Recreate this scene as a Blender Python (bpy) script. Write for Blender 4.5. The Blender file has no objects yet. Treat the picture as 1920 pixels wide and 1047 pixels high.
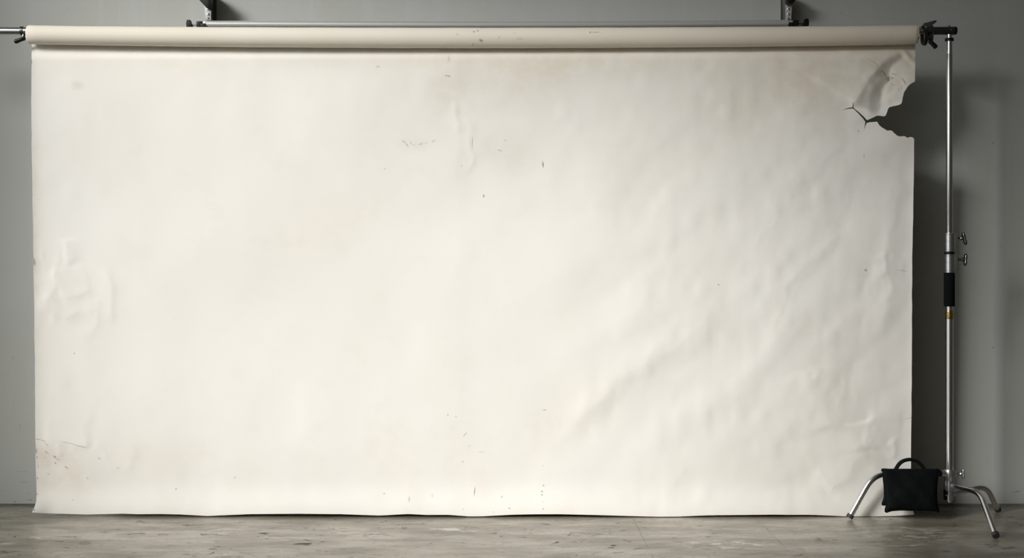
import bpy, bmesh, math, random
import numpy as np
from mathutils import Vector, Matrix
from mathutils.geometry import delaunay_2d_cdt
random.seed(4); rng = np.random.default_rng(11)
C = bpy.context.scene.collection
PI = math.pi
# ------------------------------------------------------------ camera geometry
F = 2350.0; H = 0.946; DC = 5.0            # focal length in px of a 1920 frame, eye height, distance to the sheet
def P(x, y, Y=0.0):
    d = DC + Y
    return Vector(((x-960)*d/F, Y, H-(y-523.5)*d/F))
def S(n, Y=0.0): return n*(DC+Y)/F
# ------------------------------------------------------------ materials
def new_mat(name):
    m = bpy.data.materials.new(name); m.use_nodes = True
    nt = m.node_tree; b = nt.nodes['Principled BSDF']
    return m, nt, b
def simple(name, col, rough=.5, metal=0.0, var=.0, scale=40, bump=0, spec=None):
    m, nt, b = new_mat(name)
    b.inputs['Roughness'].default_value = rough; b.inputs['Metallic'].default_value = metal
    if spec is not None: b.inputs['Specular IOR Level'].default_value = spec
    tc = nt.nodes.new('ShaderNodeTexCoord'); n = nt.nodes.new('ShaderNodeTexNoise')
    n.inputs['Scale'].default_value = scale; n.inputs['Detail'].default_value = 4
    nt.links.new(tc.outputs['Object'], n.inputs['Vector'])
    mx = nt.nodes.new('ShaderNodeMix'); mx.data_type = 'RGBA'
    mx.inputs['A'].default_value = (*[c*(1-var) for c in col], 1)
    mx.inputs['B'].default_value = (*[min(1, c*(1+var)) for c in col], 1)
    nt.links.new(n.outputs['Fac'], mx.inputs['Factor'])
    nt.links.new(mx.outputs['Result'], b.inputs['Base Color'])
    if bump:
        bp = nt.nodes.new('ShaderNodeBump'); bp.inputs['Strength'].default_value = bump; bp.inputs['Distance'].default_value = .001
        nt.links.new(n.outputs['Fac'], bp.inputs['Height']); nt.links.new(bp.outputs['Normal'], b.inputs['Normal'])
    return m
chrome = simple('chrome', (.82, .82, .82), .24, 1, .04)
steel = simple('satin_steel', (.56, .57, .58), .34, .92, .08, 90)
alu = simple('brushed_aluminium', (.78, .78, .77), .40, .65, .05, 60)
gun = simple('gunmetal', (.20, .21, .20), .28, 1, .1)
blackp = simple('black_plastic', (.005, .006, .0055), .45, 0, .2, 40, 0, .3)
foam = simple('black_foam', (.002, .005, .004), .9, 0, .3, 400, .4, .12)
rubber = simple('grey_rubber', (.035, .038, .04), .6, 0, .15)
brass = simple('brass', (.55, .40, .16), .28, 1, .4, 260)
nylon = simple('black_nylon', (.0022, .0045, .0040), .8, 0, .35, 55, .5, .16)
card = simple('cardboard', (.33, .24, .14), .9, 0, .25, 80)

class NB:                                    # small node builder
    def __init__(s, nt):
        s.nt = nt; s.tc = nt.nodes.new('ShaderNodeTexCoord').outputs['Object']
    def put(s, sock, v):
        if hasattr(v, 'is_linked') or isinstance(v, bpy.types.NodeSocket): s.nt.links.new(v, sock)
        else: sock.default_value = v
    def math(s, op, a, b=0.0, clamp=False):
        n = s.nt.nodes.new('ShaderNodeMath'); n.operation = op; n.use_clamp = clamp
        s.put(n.inputs[0], a); s.put(n.inputs[1], b); return n.outputs[0]
    def maprange(s, v, a, b, c=0.0, d=1.0):
        n = s.nt.nodes.new('ShaderNodeMapRange'); n.interpolation_type = 'SMOOTHSTEP'
        s.put(n.inputs['Value'], v)
        for k, x in zip(('From Min', 'From Max', 'To Min', 'To Max'), (a, b, c, d)): n.inputs[k].default_value = x
        return n.outputs['Result']
    def mapping(s, scale=(1, 1, 1), loc=(0, 0, 0), rot=(0, 0, 0), kind='POINT', vec=None):
        n = s.nt.nodes.new('ShaderNodeMapping'); n.vector_type = kind
        s.put(n.inputs['Vector'], vec or s.tc)
        n.inputs['Location'].default_value = loc; n.inputs['Rotation'].default_value = rot; n.inputs['Scale'].default_value = scale
        return n.outputs[0]
    def noise(s, scale, detail=4, rough=.55, vec=None, dist=0):
        n = s.nt.nodes.new('ShaderNodeTexNoise'); s.put(n.inputs['Vector'], vec or s.tc)
        n.inputs['Scale'].default_value = scale; n.inputs['Detail'].default_value = detail
        n.inputs['Roughness'].default_value = rough; n.inputs['Distortion'].default_value = dist
        return n.outputs['Fac']
    def voro(s, scale, vec=None, feature='F1'):
        n = s.nt.nodes.new('ShaderNodeTexVoronoi'); n.feature = feature
        s.put(n.inputs['Vector'], vec or s.tc); n.inputs['Scale'].default_value = scale
        return n.outputs['Distance']
    def mix(s, f, a, b):
        n = s.nt.nodes.new('ShaderNodeMix'); n.data_type = 'RGBA'; s.put(n.inputs['Factor'], f)
        for k, v in (('A', a), ('B', b)):
            if isinstance(v, tuple): n.inputs[k].default_value = (*v, 1)
            else: s.nt.links.new(v, n.inputs[k])
        return n.outputs['Result']
    def blob(s, loc, rad, rot, lo=.35, hi=1.0, vec=None):   # 1 inside an ellipse, falling to 0 at its rim
        v = s.mapping(scale=rad, loc=loc, rot=rot, kind='TEXTURE', vec=vec or getattr(s, 'cur', None))
        n = s.nt.nodes.new('ShaderNodeVectorMath'); n.operation = 'LENGTH'; s.nt.links.new(v, n.inputs[0])
        return s.maprange(n.outputs['Value'], hi, lo)
    def link_after(s, col):                  # keeps the long chain of marks evaluated one after the other
        n = s.nt.nodes.new('ShaderNodeVectorMath'); n.operation = 'MULTIPLY_ADD'
        s.nt.links.new(col, n.inputs[0]); n.inputs[1].default_value = (1e-8,)*3; s.nt.links.new(s.tc, n.inputs[2])
        s.cur = n.outputs[0]
    def mx(s, lst):
        o = lst[0]
        for a in lst[1:]: o = s.math('MAXIMUM', o, a)
        return o
    def bump(s, h, strength, dist=.001, base=None):
        n = s.nt.nodes.new('ShaderNodeBump'); n.inputs['Strength'].default_value = strength; n.inputs['Distance'].default_value = dist
        s.nt.links.new(h, n.inputs['Height'])
        if base is not None: s.nt.links.new(base, n.inputs['Normal'])
        return n.outputs['Normal']

# paper; marks: px x, px y, half length, half width, angle (deg, clockwise in the picture), strength
PAPER = (.858, .838, .786)
def paper_mat(name, marks, stains_shade, Y0, clusters=(), base=PAPER, age=(.838, .808, .748)):
    m, nt, b = new_mat(name); N = NB(nt)
    b.inputs['Roughness'].default_value = .75; b.inputs['Specular IOR Level'].default_value = .25
    big = N.noise(1.3, 3, .5); med = N.noise(7, 5, .6)
    col = N.mix(N.maprange(big, .35, .68), base, age)
    col = N.mix(N.math('MULTIPLY', N.maprange(med, .5, .75), .35), col, (.80, .765, .68))
    wob = N.noise(300, 3, .7)
    wobs = N.maprange(wob, .30, .56, .35, 1)
    blot = N.maprange(N.noise(14, 5, .65), .3, .65, .35, 1)
    for x, y, a, c, ang, st, tint in stains_shade:
        p = P(x, y, Y0)
        f = N.blob(p, (S(a), 2.0, S(c)), (0, math.radians(ang), 0), .1, 1)
        f = N.math('MULTIPLY', f, blot)
        col = N.mix(N.math('MULTIPLY', f, st), col, tint)
        N.link_after(col)
    fine = N.voro(230); fine2 = N.noise(75, 4, .7)
    for x, y, a, c, ang, st, thr in clusters:      # speckled patches of dirt
        p = P(x, y, Y0)
        f = N.blob(p, (S(a), 2.0, S(c)), (0, math.radians(ang), 0), .2, 1)
        g = N.math('MULTIPLY', N.maprange(fine2, thr, thr+.1), f)
        col = N.mix(N.math('MULTIPLY', g, st), col, (.20, .155, .10))
        N.link_after(col)
    for x, y, a, c, ang, st in marks:
        p = P(x, y, Y0)
        f = N.blob(p, (S(a*1.35), 2.0, S(c*1.35)), (0, math.radians(ang), 0), .15, 1)
        f = N.math('MULTIPLY', f, wobs)
        col = N.mix(N.math('MULTIPLY', f, st), col, (.13, .105, .075))
        N.link_after(col)
    nt.links.new(col, b.inputs['Base Color'])
    nt.links.new(N.bump(N.noise(420, 2, .5), .12, .0008, N.bump(N.noise(38, 4, .6), .18, .0015)), b.inputs['Normal'])
    return m
T1 = (.60, .50, .37); T2 = (.66, .60, .49); T3 = (.74, .62, .52)
sheet_marks = [(907,368,3,1.6,80,.9),(1018,309,6.5,1.7,85,.85),(886,268,13,.8,92,.55),(838,144,3.5,1.8,10,.5),(843,145,2,1.6,0,.8),
 (758,267,4,1.4,40,.55),(764,273,4,1.5,50,.5),(771,269,5,1.2,70,.35),(777,273,3,1.3,20,.3),(790,271,5,1.6,-20,.4),(800,269,2.5,1.3,0,.3),
 (812,266,1.3,3,10,.4),(816,265,1.2,3,10,.35),(937,283,5,1.2,18,.5),(947,264,3,2,60,.3),(710,127,5,2,0,.3),(842,112,2,7,0,.25),
 (722,317,2.2,1.3,0,.4),(866,312,2,1.4,60,.4),(1622,507,3,2.2,20,.75),(1347,534,1.8,1.6,0,.7),(1021,769,4,1,5,.7),(890,921,9,1.3,95,.75),
 (872,815,6,1.1,-50,.55),(840,778,2.2,1.5,0,.6),(855,781,2,1.5,0,.4),(868,866,2.2,1.5,30,.5),(880,836,2,1.2,0,.4),(902,848,6,1.5,0,.25),
 (1019,910,1.7,1.5,0,.7),(1016,921,1.9,1.6,0,.8),(1016,927,1.9,1.6,0,.8),(1018,952,1.7,2.4,0,.5),(1018,940,1.4,1.2,0,.4),(1018,873,1.4,1.2,0,.4),
 (955,951,2,1.6,0,.75),(768,935,2,6,5,.4),(721,925,2.2,1.5,0,.55),(811,929,1.5,4,0,.3),(941,931,2.5,3,0,.35),(926,958,1.6,1.4,0,.4),(869,953,1.6,1.4,0,.4),
 (331,917,1.8,2.2,20,.5),(441,896,2.4,2,0,.35),(140,663,2,1.8,0,.5),(165,897,2,2,0,.35),(139,937,2,2,0,.25),
 (66,492,7,2.6,85,.6),(72,824,6,1.2,10,.5),(82,827,5,1.3,15,.45),(88,834,6,1.4,40,.35),(130,831,17,1,13,.4),(152,837,14,1.1,14,.5),
 (88,849,5,1.4,35,.5),(103,857,3.6,2,40,.7),(109,862,4,1.3,10,.4),(104,869,2.2,2,0,.5),(125,877,5,1.6,35,.5),(91,889,2.2,1.6,0,.5),(187,860,4,1.4,20,.4),(222,878,3,2,0,.25),
 (69,846,1.6,6,0,.6),(70,858,1.3,3,0,.6),(71,897,1.5,2.4,0,.6),(72,926,1.5,2,0,.6),(72,953,1.8,2.4,0,.6),(72,875,1.2,2,0,.5),(70,937,1.3,2,0,.5),
 (1713,117,4,2,40,.85),(1655,140,8,1.3,55,.6),(1690,155,9,1.4,60,.65),(1672,141,6,1.2,25,.5),(1634,120,15,.9,33,.4),(1661,155,5,1.5,-50,.5),
 (1607,247,2.4,2.4,60,.4),(1690,508,12,1,8,.35),(1618,293,1.2,5,0,.35),(1640,127,3,1.6,40,.35),(1704,784,10,1,-15,.35),(1563,915,7,.9,-50,.3)]
sheet_stains_shade = [(52,500,38,560,0,.5,T2),(52,470,22,420,0,.35,T3),(112,885,95,75,10,.45,T2),(90,858,48,30,10,.3,T1),(148,162,17,13,0,.45,T2),(842,113,7,14,0,.4,T3),(905,905,30,42,0,.22,T3),
 (960,290,90,60,10,.25,T2),(775,270,45,22,0,.2,T1),(840,180,60,90,0,.3,T2),(985,150,220,80,-10,.3,T2),(1660,150,45,22,40,.35,T1),(1700,110,12,26,0,.4,T1),
 (1640,850,40,30,-30,.22,T2),(1570,750,42,90,8,.28,T2),(1050,790,250,80,-35,.12,T2),(860,850,45,120,4,.22,T2),(740,850,130,90,0,.14,T3),(300,860,160,50,0,.16,T3),(600,420,200,80,-20,.12,T3),(1100,120,140,40,0,.2,T2),(1300,300,260,60,-40,.16,T2),(1570,120,380,150,-12,.5,(.70,.60,.43)),(1000,100,700,70,0,.45,(.74,.67,.52)),(300,100,420,60,0,.3,(.76,.70,.58))]  # wide upper right ellipse paints in the warm shade of that corner
sheet_cl = [(1660,146,26,9,40,.75,.52),(1690,178,16,18,30,.5,.58),(1650,185,8,22,8,.45,.58),(1673,160,36,16,38,.45,.57),(86,850,26,34,10,.4,.62),(770,270,30,9,0,.3,.6),(1712,110,6,12,0,.6,.55),(1612,216,14,10,40,.4,.6)]
CUTS = [(0, 250), (250, 690), (690, 830), (830, 1000), (1000, 1500), (1500, 1760)]
def touching(lst, a, b): return [q for q in lst if q[0]+1.3*max(q[2], q[3]) > a and q[0]-1.3*max(q[2], q[3]) < b]
M_sheet = [paper_mat('cream_paper', touching(sheet_marks, a, b), touching(sheet_stains_shade, a, b), 0.0, touching(sheet_cl, a, b)) for a, b in CUTS]
roll_marks = [(889,61,2.2,1.8,0,.8),(896,59,2.4,1.8,20,.7),(902,77,4.5,2.6,25,.75),(887,84,1.8,3,20,.4),(858,66,3,2,30,.3),(936,72,3,1,-30,.45),(1106,62,1.6,2.4,0,.7),(1116,62,11,.9,0,.6),(965,64,5,1,20,.25),(975,74,8,2,0,.2),
 (1718,60,1.2,10,4,.5),(1720,74,1.1,8,-8,.5)]
roll_stains_shade = [(1560,66,380,60,0,.3,(.70,.60,.43)),(1722,66,8,26,0,.9,T1),(980,76,60,8,0,.2,T1),(1650,75,70,10,0,.25,T2)]  # broad first ellipse carries the painted upper right shade onto the roll
M_roll = paper_mat('cream_paper_roll', roll_marks, roll_stains_shade, -.06, [(1719,66,5,20,0,.6,.5)], (.835, .785, .680), (.80, .745, .63))

def wall_mat():
    m, nt, b = new_mat('grey_wall_paint'); N = NB(nt)
    b.inputs['Roughness'].default_value = .72; b.inputs['Specular IOR Level'].default_value = .3
    c = N.mix(N.maprange(N.noise(.9, 4, .6), .35, .68), (.50, .514, .49), (.465, .47, .436))
    streak = N.noise(1, 4, .6, N.mapping(scale=(9, 1, .45)))
    c = N.mix(N.math('MULTIPLY', N.maprange(streak, .5, .72), .35), c, (.54, .557, .557))
    c = N.mix(N.math('MULTIPLY', N.maprange(N.noise(120, 2, .7), .62, .72), .35), c, (.58, .59, .57))
    c = N.mix(N.math('MULTIPLY', N.maprange(N.noise(45, 3, .6), .70, .76), .5), c, (.30, .30, .27))
    for x, y, a, d, ang, st in [(28,941,4,2,0,.6),(55,938,8,1.6,-4,.5),(42,885,16,1.2,2,.3),(38,802,1.2,10,0,.35),(45,905,12,2,0,.2),(1905,923,13,1.3,-12,.7),(1862,652,3,2.4,0,.5),(1862,268,3,2,0,.5),(1828,526,2,2,0,.3),(1884,940,6,1.5,0,.3)]:
        p = P(x, y, WY); f = N.blob(p, (S(a, WY), 1, S(d, WY)), (0, math.radians(ang), 0), .4, 1)
        c = N.mix(N.math('MULTIPLY', N.math('MULTIPLY', f, N.maprange(N.noise(90, 3, .6), .3, .6, .3, 1)), st), c, (.13, .13, .11))
    nt.links.new(c, b.inputs['Base Color'])
    nt.links.new(N.bump(N.noise(170, 3, .6), .25, .001, N.bump(N.noise(6, 3, .5), .25, .004)), b.inputs['Normal'])
    return m
FLOOR_TONE = .72
def floor_mat():
    m, nt, b = new_mat('worn_concrete'); N = NB(nt)
    st1 = N.noise(1, 6, .62, N.mapping(scale=(2.2, 6.5, 1)), .4)
    st2 = N.noise(1, 5, .65, N.mapping(scale=(7, 26, 1), loc=(3, 1, 0)), .6)
    c = N.mix(N.maprange(st1, .33, .66), (.25, .215, .160), (.52, .470, .375))
    c = N.mix(N.math('MULTIPLY', N.maprange(st2, .48, .68), .7), c, (.23, .205, .165))
    c = N.mix(N.math('MULTIPLY', N.maprange(N.noise(1, 4, .6, N.mapping(scale=(11, 34, 1), loc=(9, 4, 0))), .56, .72), .45), c, (.56, .53, .47))
    c = N.mix(N.math('MULTIPLY', N.maprange(N.noise(140, 3, .7), .55, .7), .3), c, (.20, .18, .145))
    # dark chips, drawn out sideways
    v1 = N.mapping(scale=(10, 19, 1), loc=(.3, .7, 0)); n1 = N.noise(1, 4, .62, v1, 1.2)
    gate = N.maprange(N.noise(1, 2, .5, N.mapping(scale=(2.1, 3.3, 1), loc=(5, 2, 0))), .44, .58)
    chips = N.math('MULTIPLY', N.maprange(n1, .61, .65), gate)
    n2 = N.noise(1, 3, .55, N.mapping(scale=(26, 44, 1), loc=(2, 8, 0)), .5)
    chips = N.math('MAXIMUM', chips, N.math('MULTIPLY', N.maprange(n2, .66, .70), .8))
    c = N.mix(N.math('MULTIPLY', chips, .78), c, (.06, .06, .045))
    # pale flaking paint and scuffs
    fl = N.noise(1, 5, .65, N.mapping(scale=(15, 36, 1), loc=(7, 3, 0)), 1.0)
    def fp(x, y):
        d = H*F/(y-523.5); return ((x-960)*d/F, d-DC, 0)
    wh = None
    for x, y, rx, ry, st in [(1350,1022,.26,.11,1),(870,994,.20,.05,.9),(1700,1000,.28,.2,.85),(60,1008,.13,.05,.9),(1690,1022,.12,.05,.9),(500,1010,.2,.06,.5)]:
        q = N.math('MULTIPLY', N.blob(fp(x, y), (rx, ry, 1), (0, 0, 0), .4, 1), st); wh = q if wh is None else N.math('MAXIMUM', wh, q)
    pale = N.math('MULTIPLY', wh, N.maprange(fl, .53, .58))
    c = N.mix(N.math('MULTIPLY', pale, .85), c, (.95, .91, .82))
    dk = N.math('MULTIPLY', N.blob(fp(1350, 1024), (.30, .13, 1), (0, 0, 0), .5, 1), N.maprange(N.noise(1, 4, .6, N.mapping(scale=(14, 32, 1), loc=(1, 6, 0)), .8), .60, .64))
    c = N.mix(N.math('MULTIPLY', dk, .8), c, (.07, .06, .045))
    # single scratches and chips: px x, px y, half lengths in metres, angle, shade
    marksum = N.math('MAXIMUM', chips, dk); BIG = {(160,1019),(198,998),(305,1003),(235,1003),(400,992),(1172,1014),(1180,1016),(758,991)}
    wobf = N.maprange(N.noise(60, 3, .7), .32, .55, .2, 1)
    for x, y, a, d, ang, st, colr in [(165,1000,.075,.008,38,.8,(.6,.57,.5)),(95,1017,.05,.006,12,.8,(.7,.68,.62)),(12,1020,.04,.012,10,.9,(.72,.7,.66)),(400,992,.10,.010,40,.5,(.14,.12,.09)),(160,1019,.03,.02,30,.85,(.1,.085,.065)),(198,998,.03,.012,0,.8,(.1,.09,.07)),
        (305,1003,.03,.012,5,.85,(.09,.08,.06)),(235,1003,.05,.01,8,.6,(.1,.09,.07)),(130,1007,.06,.01,3,.7,(.1,.09,.07)),(702,996,.04,.012,10,.6,(.12,.1,.08)),(758,991,.016,.018,0,.8,(.05,.045,.04)),(890,990,.02,.012,0,.7,(.1,.09,.07)),(578,1022,.018,.016,0,.7,(.07,.06,.05)),(705,1036,.06,.015,0,.6,(.55,.42,.26)),
        (1368,986,.045,.012,-22,.7,(.2,.19,.18)),(1172,1014,.012,.01,0,.9,(.04,.04,.035)),(1180,1016,.012,.01,0,.9,(.04,.04,.035)),(1500,1030,.02,.01,0,.7,(.06,.05,.04)),(1565,1013,.012,.012,0,.8,(.05,.045,.04)),(1495,998,.03,.01,0,.6,(.1,.09,.07)),(1510,995,.03,.008,0,.6,(.1,.09,.07)),
        (1670,999,.05,.010,-10,.8,(.6,.58,.54)),(1746,991,.022,.008,8,.9,(.7,.69,.66)),(1680,1024,.04,.007,5,.9,(.72,.71,.68)),(1800,1017,.03,.005,12,.8,(.6,.59,.56)),(1735,998,.012,.008,0,.9,(.65,.64,.6)),(1803,1033,.14,.004,-36,.6,(.5,.49,.45)),(1637,1016,.025,.01,0,.7,(.05,.045,.04)),(1605,1033,.02,.014,0,.7,(.06,.05,.04)),
        (950,1018,.03,.01,0,.6,(.1,.09,.07)),(1060,1002,.014,.008,0,.7,(.07,.06,.05)),(1145,1000,.012,.008,0,.7,(.07,.06,.05)),(860,1006,.07,.014,0,.5,(.62,.6,.54))]:
        f = N.blob(fp(x, y), (a, d*2.2, 1), (0, 0, math.radians(ang)), .4, 1)
        f = N.math('MULTIPLY', f, wobf)
        c = N.mix(N.math('MULTIPLY', f, st), c, colr)
        N.link_after(c)
        if colr[0] < .3 and (x, y) in BIG: marksum = N.math('MAXIMUM', marksum, f)
    # slab joints running towards the wall
    sx = nt.nodes.new('ShaderNodeSeparateXYZ'); nt.links.new(N.tc, sx.inputs[0])
    wob = N.math('MULTIPLY', N.math('SUBTRACT', N.noise(9, 4, .6), .5), .014)
    for X in (.478, .962):
        f = N.maprange(N.math('ABSOLUTE', N.math('ADD', N.math('SUBTRACT', sx.outputs['X'], X), wob)), .006, .001)
        f = N.math('MULTIPLY', f, N.maprange(N.noise(5, 3, .6), .35, .6, .15, .75))
        c = N.mix(f, c, (.12, .105, .08))
    wall_shade = N.maprange(N.math('ADD', sx.outputs['Y'], N.math('MULTIPLY', N.math('SUBTRACT', N.noise(14, 4, .6), .5), .05)), WY-.16, WY-.02)  # contact shade along the wall base, painted dark into the floor colour
    c = N.mix(N.math('MULTIPLY', wall_shade, .85), c, (.03, .026, .018))
    mott = N.noise(1, 5, .6, N.mapping(scale=(3.2, 9, 1), loc=(4, 6, 0)), .8)
    c = N.mix(N.math('MULTIPLY', N.maprange(mott, .50, .66), .4), c, (.62, .575, .48))
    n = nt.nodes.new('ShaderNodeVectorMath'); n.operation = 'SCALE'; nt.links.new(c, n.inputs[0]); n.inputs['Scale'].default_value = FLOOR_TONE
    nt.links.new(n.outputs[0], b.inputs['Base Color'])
    r = N.maprange(st1, .3, .7, .36, .24)
    r = N.math('ADD', r, N.math('MULTIPLY', chips, .35))
    nt.links.new(r, b.inputs['Roughness'])
    wall_shade0 = N.maprange(sx.outputs['Y'], WY-.14, WY-.02)
    nt.links.new(N.math('SUBTRACT', N.maprange(st2, .4, .7, .85, .5), N.math('MULTIPLY', N.math('MAXIMUM', marksum, wall_shade0), .42), True), b.inputs['Specular IOR Level'])
    h = N.math('SUBTRACT', N.math('MULTIPLY', N.noise(70, 4, .6), .4), chips)
    nt.links.new(N.bump(h, .35, .0015), b.inputs['Normal'])
    return m
WY = 0.274
# ------------------------------------------------------------ object helpers
def finish(name, me, mat, parent=None, smooth=True, sharp=35):
    o = bpy.data.objects.new(name, me); C.objects.link(o)
    if mat: me.materials.append(mat)
    if parent is not None:
        o.parent = parent; o.location = -parent.matrix_basis.translation if parent.parent is None and parent.type == 'EMPTY' else (0, 0, 0)
    if smooth:
        me.shade_smooth()
        try: me.set_sharp_from_angle(angle=math.radians(sharp))
        except Exception: pass
    return o
def obj(name, bm, mat, parent=None, smooth=True, label=None):
    bmesh.ops.recalc_face_normals(bm, faces=bm.faces[:])
    me = bpy.data.meshes.new(name); bm.to_mesh(me); bm.free()
    o = finish(name, me, mat, parent, smooth)
    if label: o['label'] = label
    return o
def thing(name, label, cat, loc, group=None):
    o = bpy.data.objects.new(name, None); C.objects.link(o); o.location = loc
    o.empty_display_size = .05
    o['label'] = label; o['category'] = cat
    if group: o['group'] = group
    return o
def tube(bm, pts, r, seg=24, caps=True, flat=None):
    """sweep a circle (or ellipse via flat=(a,b) in a fixed frame) along points; r may be a list"""
    pts = [Vector(p) for p in pts]; n = len(pts)
    rs = r if isinstance(r, (list, tuple)) else [r]*n
    rings = []; up = None
    for i, p in enumerate(pts):
        t = (pts[min(i+1, n-1)]-pts[max(i-1, 0)]).normalized()
        if up is None:
            a = Vector((0, 1, 0)) if abs(t.y) < .9 else Vector((0, 0, 1))
            up = (a-t*a.dot(t)).normalized()
        else: up = (up-t*up.dot(t)).normalized()
        s = t.cross(up)
        ku, ks = (flat if flat else (1, 1))
        rings.append([bm.verts.new(p+(up*math.cos(2*PI*k/seg)*ku+s*math.sin(2*PI*k/seg)*ks)*rs[i]) for k in range(seg)])
    for a, b in zip(rings, rings[1:]):
        for k in range(seg): bm.faces.new((a[k], a[(k+1) % seg], b[(k+1) % seg], b[k]))
    if caps: bm.faces.new(rings[0][::-1]); bm.faces.new(rings[-1])
def smooth_path(pts, n=8):
    """Catmull-Rom through points"""
    pts = [Vector(p) for p in pts]; q = [2*pts[0]-pts[1]]+pts+[2*pts[-1]-pts[-2]]; out = []
    for i in range(1, len(q)-2):
        for k in range(n):
            t = k/n; a, b, c, d = q[i-1:i+3]
            out.append(.5*((2*b)+(c-a)*t+(2*a-5*b+4*c-d)*t*t+(3*b-a-3*c+d)*t**3))
    out.append(pts[-1]); return out
def lathe(bm, prof, origin, axis, seg=32):
    """prof: (radius, distance along axis); closed with caps"""
    axis = Vector(axis).normalized(); a = Vector((0, 1, 0)) if abs(axis.y) < .9 else Vector((0, 0, 1))
    u = (a-axis*a.dot(axis)).normalized(); w = axis.cross(u); o = Vector(origin); rings = []
    for r, d in prof:
        if r < 1e-6: rings.append([bm.verts.new(o+axis*d)])
        else: rings.append([bm.verts.new(o+axis*d+(u*math.cos(2*PI*k/seg)+w*math.sin(2*PI*k/seg))*r) for k in range(seg)])
    for p, q in zip(rings, rings[1:]):
        for k in range(seg):
            f = [p[k % len(p)], p[(k+1) % len(p)], q[(k+1) % len(q)], q[k % len(q)]]
            f = list(dict.fromkeys(f))
            if len(f) > 2: bm.faces.new(f)
    if len(rings[0]) > 1: bm.faces.new(rings[0][::-1])
    if len(rings[-1]) > 1: bm.faces.new(rings[-1])
def box(bm, lo, hi, bev=.0, seg=2):
    r = bmesh.ops.create_cube(bm, size=1)['verts']
    for v in r: v.co = Vector([(lo[i]+hi[i])/2+v.co[i]*(hi[i]-lo[i]) for i in range(3)])
    if bev:
        es = list({e for v in r for e in v.link_edges})
        bmesh.ops.bevel(bm, geom=es, offset=bev, segments=seg, profile=.6, affect='EDGES')
def prism(bm, poly, Y0, Y1, bev=0):
    """poly of px points in front plane Y0, extruded back to Y1 at true size"""
    a = [P(x, y, Y0) for x, y in poly]; b = [Vector((p.x, Y1, p.z)) for p in a]
    va = [bm.verts.new(p) for p in a]; vb = [bm.verts.new(p) for p in b]
    fs = [bm.faces.new(va), bm.faces.new(vb[::-1])]
    for i in range(len(va)):
        j = (i+1) % len(va); fs.append(bm.faces.new((va[j], va[i], vb[i], vb[j])))
    if bev:
        es = list({e for f in fs[:2] for e in f.edges})
        bmesh.ops.bevel(bm, geom=es, offset=bev, segments=2, profile=.6, affect='EDGES')
# ------------------------------------------------------------ setting
def struct(name, lo, hi, mat):
    bm = bmesh.new(); box(bm, lo, hi); o = obj(name, bm, mat, smooth=False); o['kind'] = 'structure'; return o
struct('wall_back', (-5.5, WY, 0), (5.5, WY+.15, 3.6), wall_mat())
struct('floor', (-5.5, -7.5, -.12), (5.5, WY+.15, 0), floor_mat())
# ------------------------------------------------------------ paper backdrop
RY = -.0385; RR = .0375
back = thing('paper_backdrop', 'wide torn cream paper backdrop sheet hanging from its roll down to the concrete floor', 'backdrop', (P(890, 968, 0).x, 0, 0))
XL = P(47, 65, RY-RR).x; XR = P(1724.5, 65, RY-RR).x
def roll_c(X):
    x = 960+X*F/(DC+RY); t = (x-54)/(1720-54)
    y = 65+6.2*(1-(2*t-1)**2)**.8 if 0 < t < 1 else 65
    return Vector((X, RY, P(0, y, RY).z))
def roll_r(X):
    t = (X-XL)/(XR-XL); return .0366+.0030*math.sin(PI*min(1, max(0, t)))+.0008*min(1,max(0,t))
bm = bmesh.new(); seg = 64; rings = []
NS = 90
def ring(X, r): 
    c = roll_c(X); return [bm.verts.new(c+Vector((0, math.cos(2*PI*k/seg)*r, math.sin(2*PI*k/seg)*r))) for k in range(seg)]
stations = [(XL, .0312), (XL, roll_r(XL)-.002), (XL+.0015, roll_r(XL)-.0006)]
for i in range(NS+1):
    X = XL+.004+(XR-XL-.008)*i/NS; stations.append((X, roll_r(X)+.00025*math.sin(X*23)+.0002*math.sin(X*71)))
stations += [(XR-.0015, roll_r(XR)-.0006), (XR, roll_r(XR)-.002), (XR, .0312)]
rings = [ring(X, r) for X, r in stations]
for a, b in zip(rings, rings[1:]):
    for k in range(seg): bm.faces.new((a[k], a[(k+1) % seg], b[(k+1) % seg], b[k]))
# ragged outer layers at the worn right end
for a in rings[-5:-2]:
    for k, v in enumerate(a): v.co.x += .0022*math.sin(k*1.7)+.0015*math.sin(k*.6)
obj('roll', bm, M_roll, back, label='wound roll of cream paper with a worn brown right end')
bm = bmesh.new(); rings = []
for X, r in [(XL-.001, .0292), (XL-.001, .0310)]+[(XL+(XR-XL)*i/40, .0310) for i in range(1, 40)]+[(XR+.002, .0310), (XR+.002, .0292)]+[(XL+(XR-XL)*i/40, .0292) for i in range(39, 0, -1)]:
    rings.append(ring(X, r))
rings.append(rings[0])
for a, b in zip(rings, rings[1:]):
    for k in range(seg): bm.faces.new((a[k], a[(k+1) % seg], b[(k+1) % seg], b[k]))
obj('core', bm, card, back, label='brown cardboard core tube')

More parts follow.
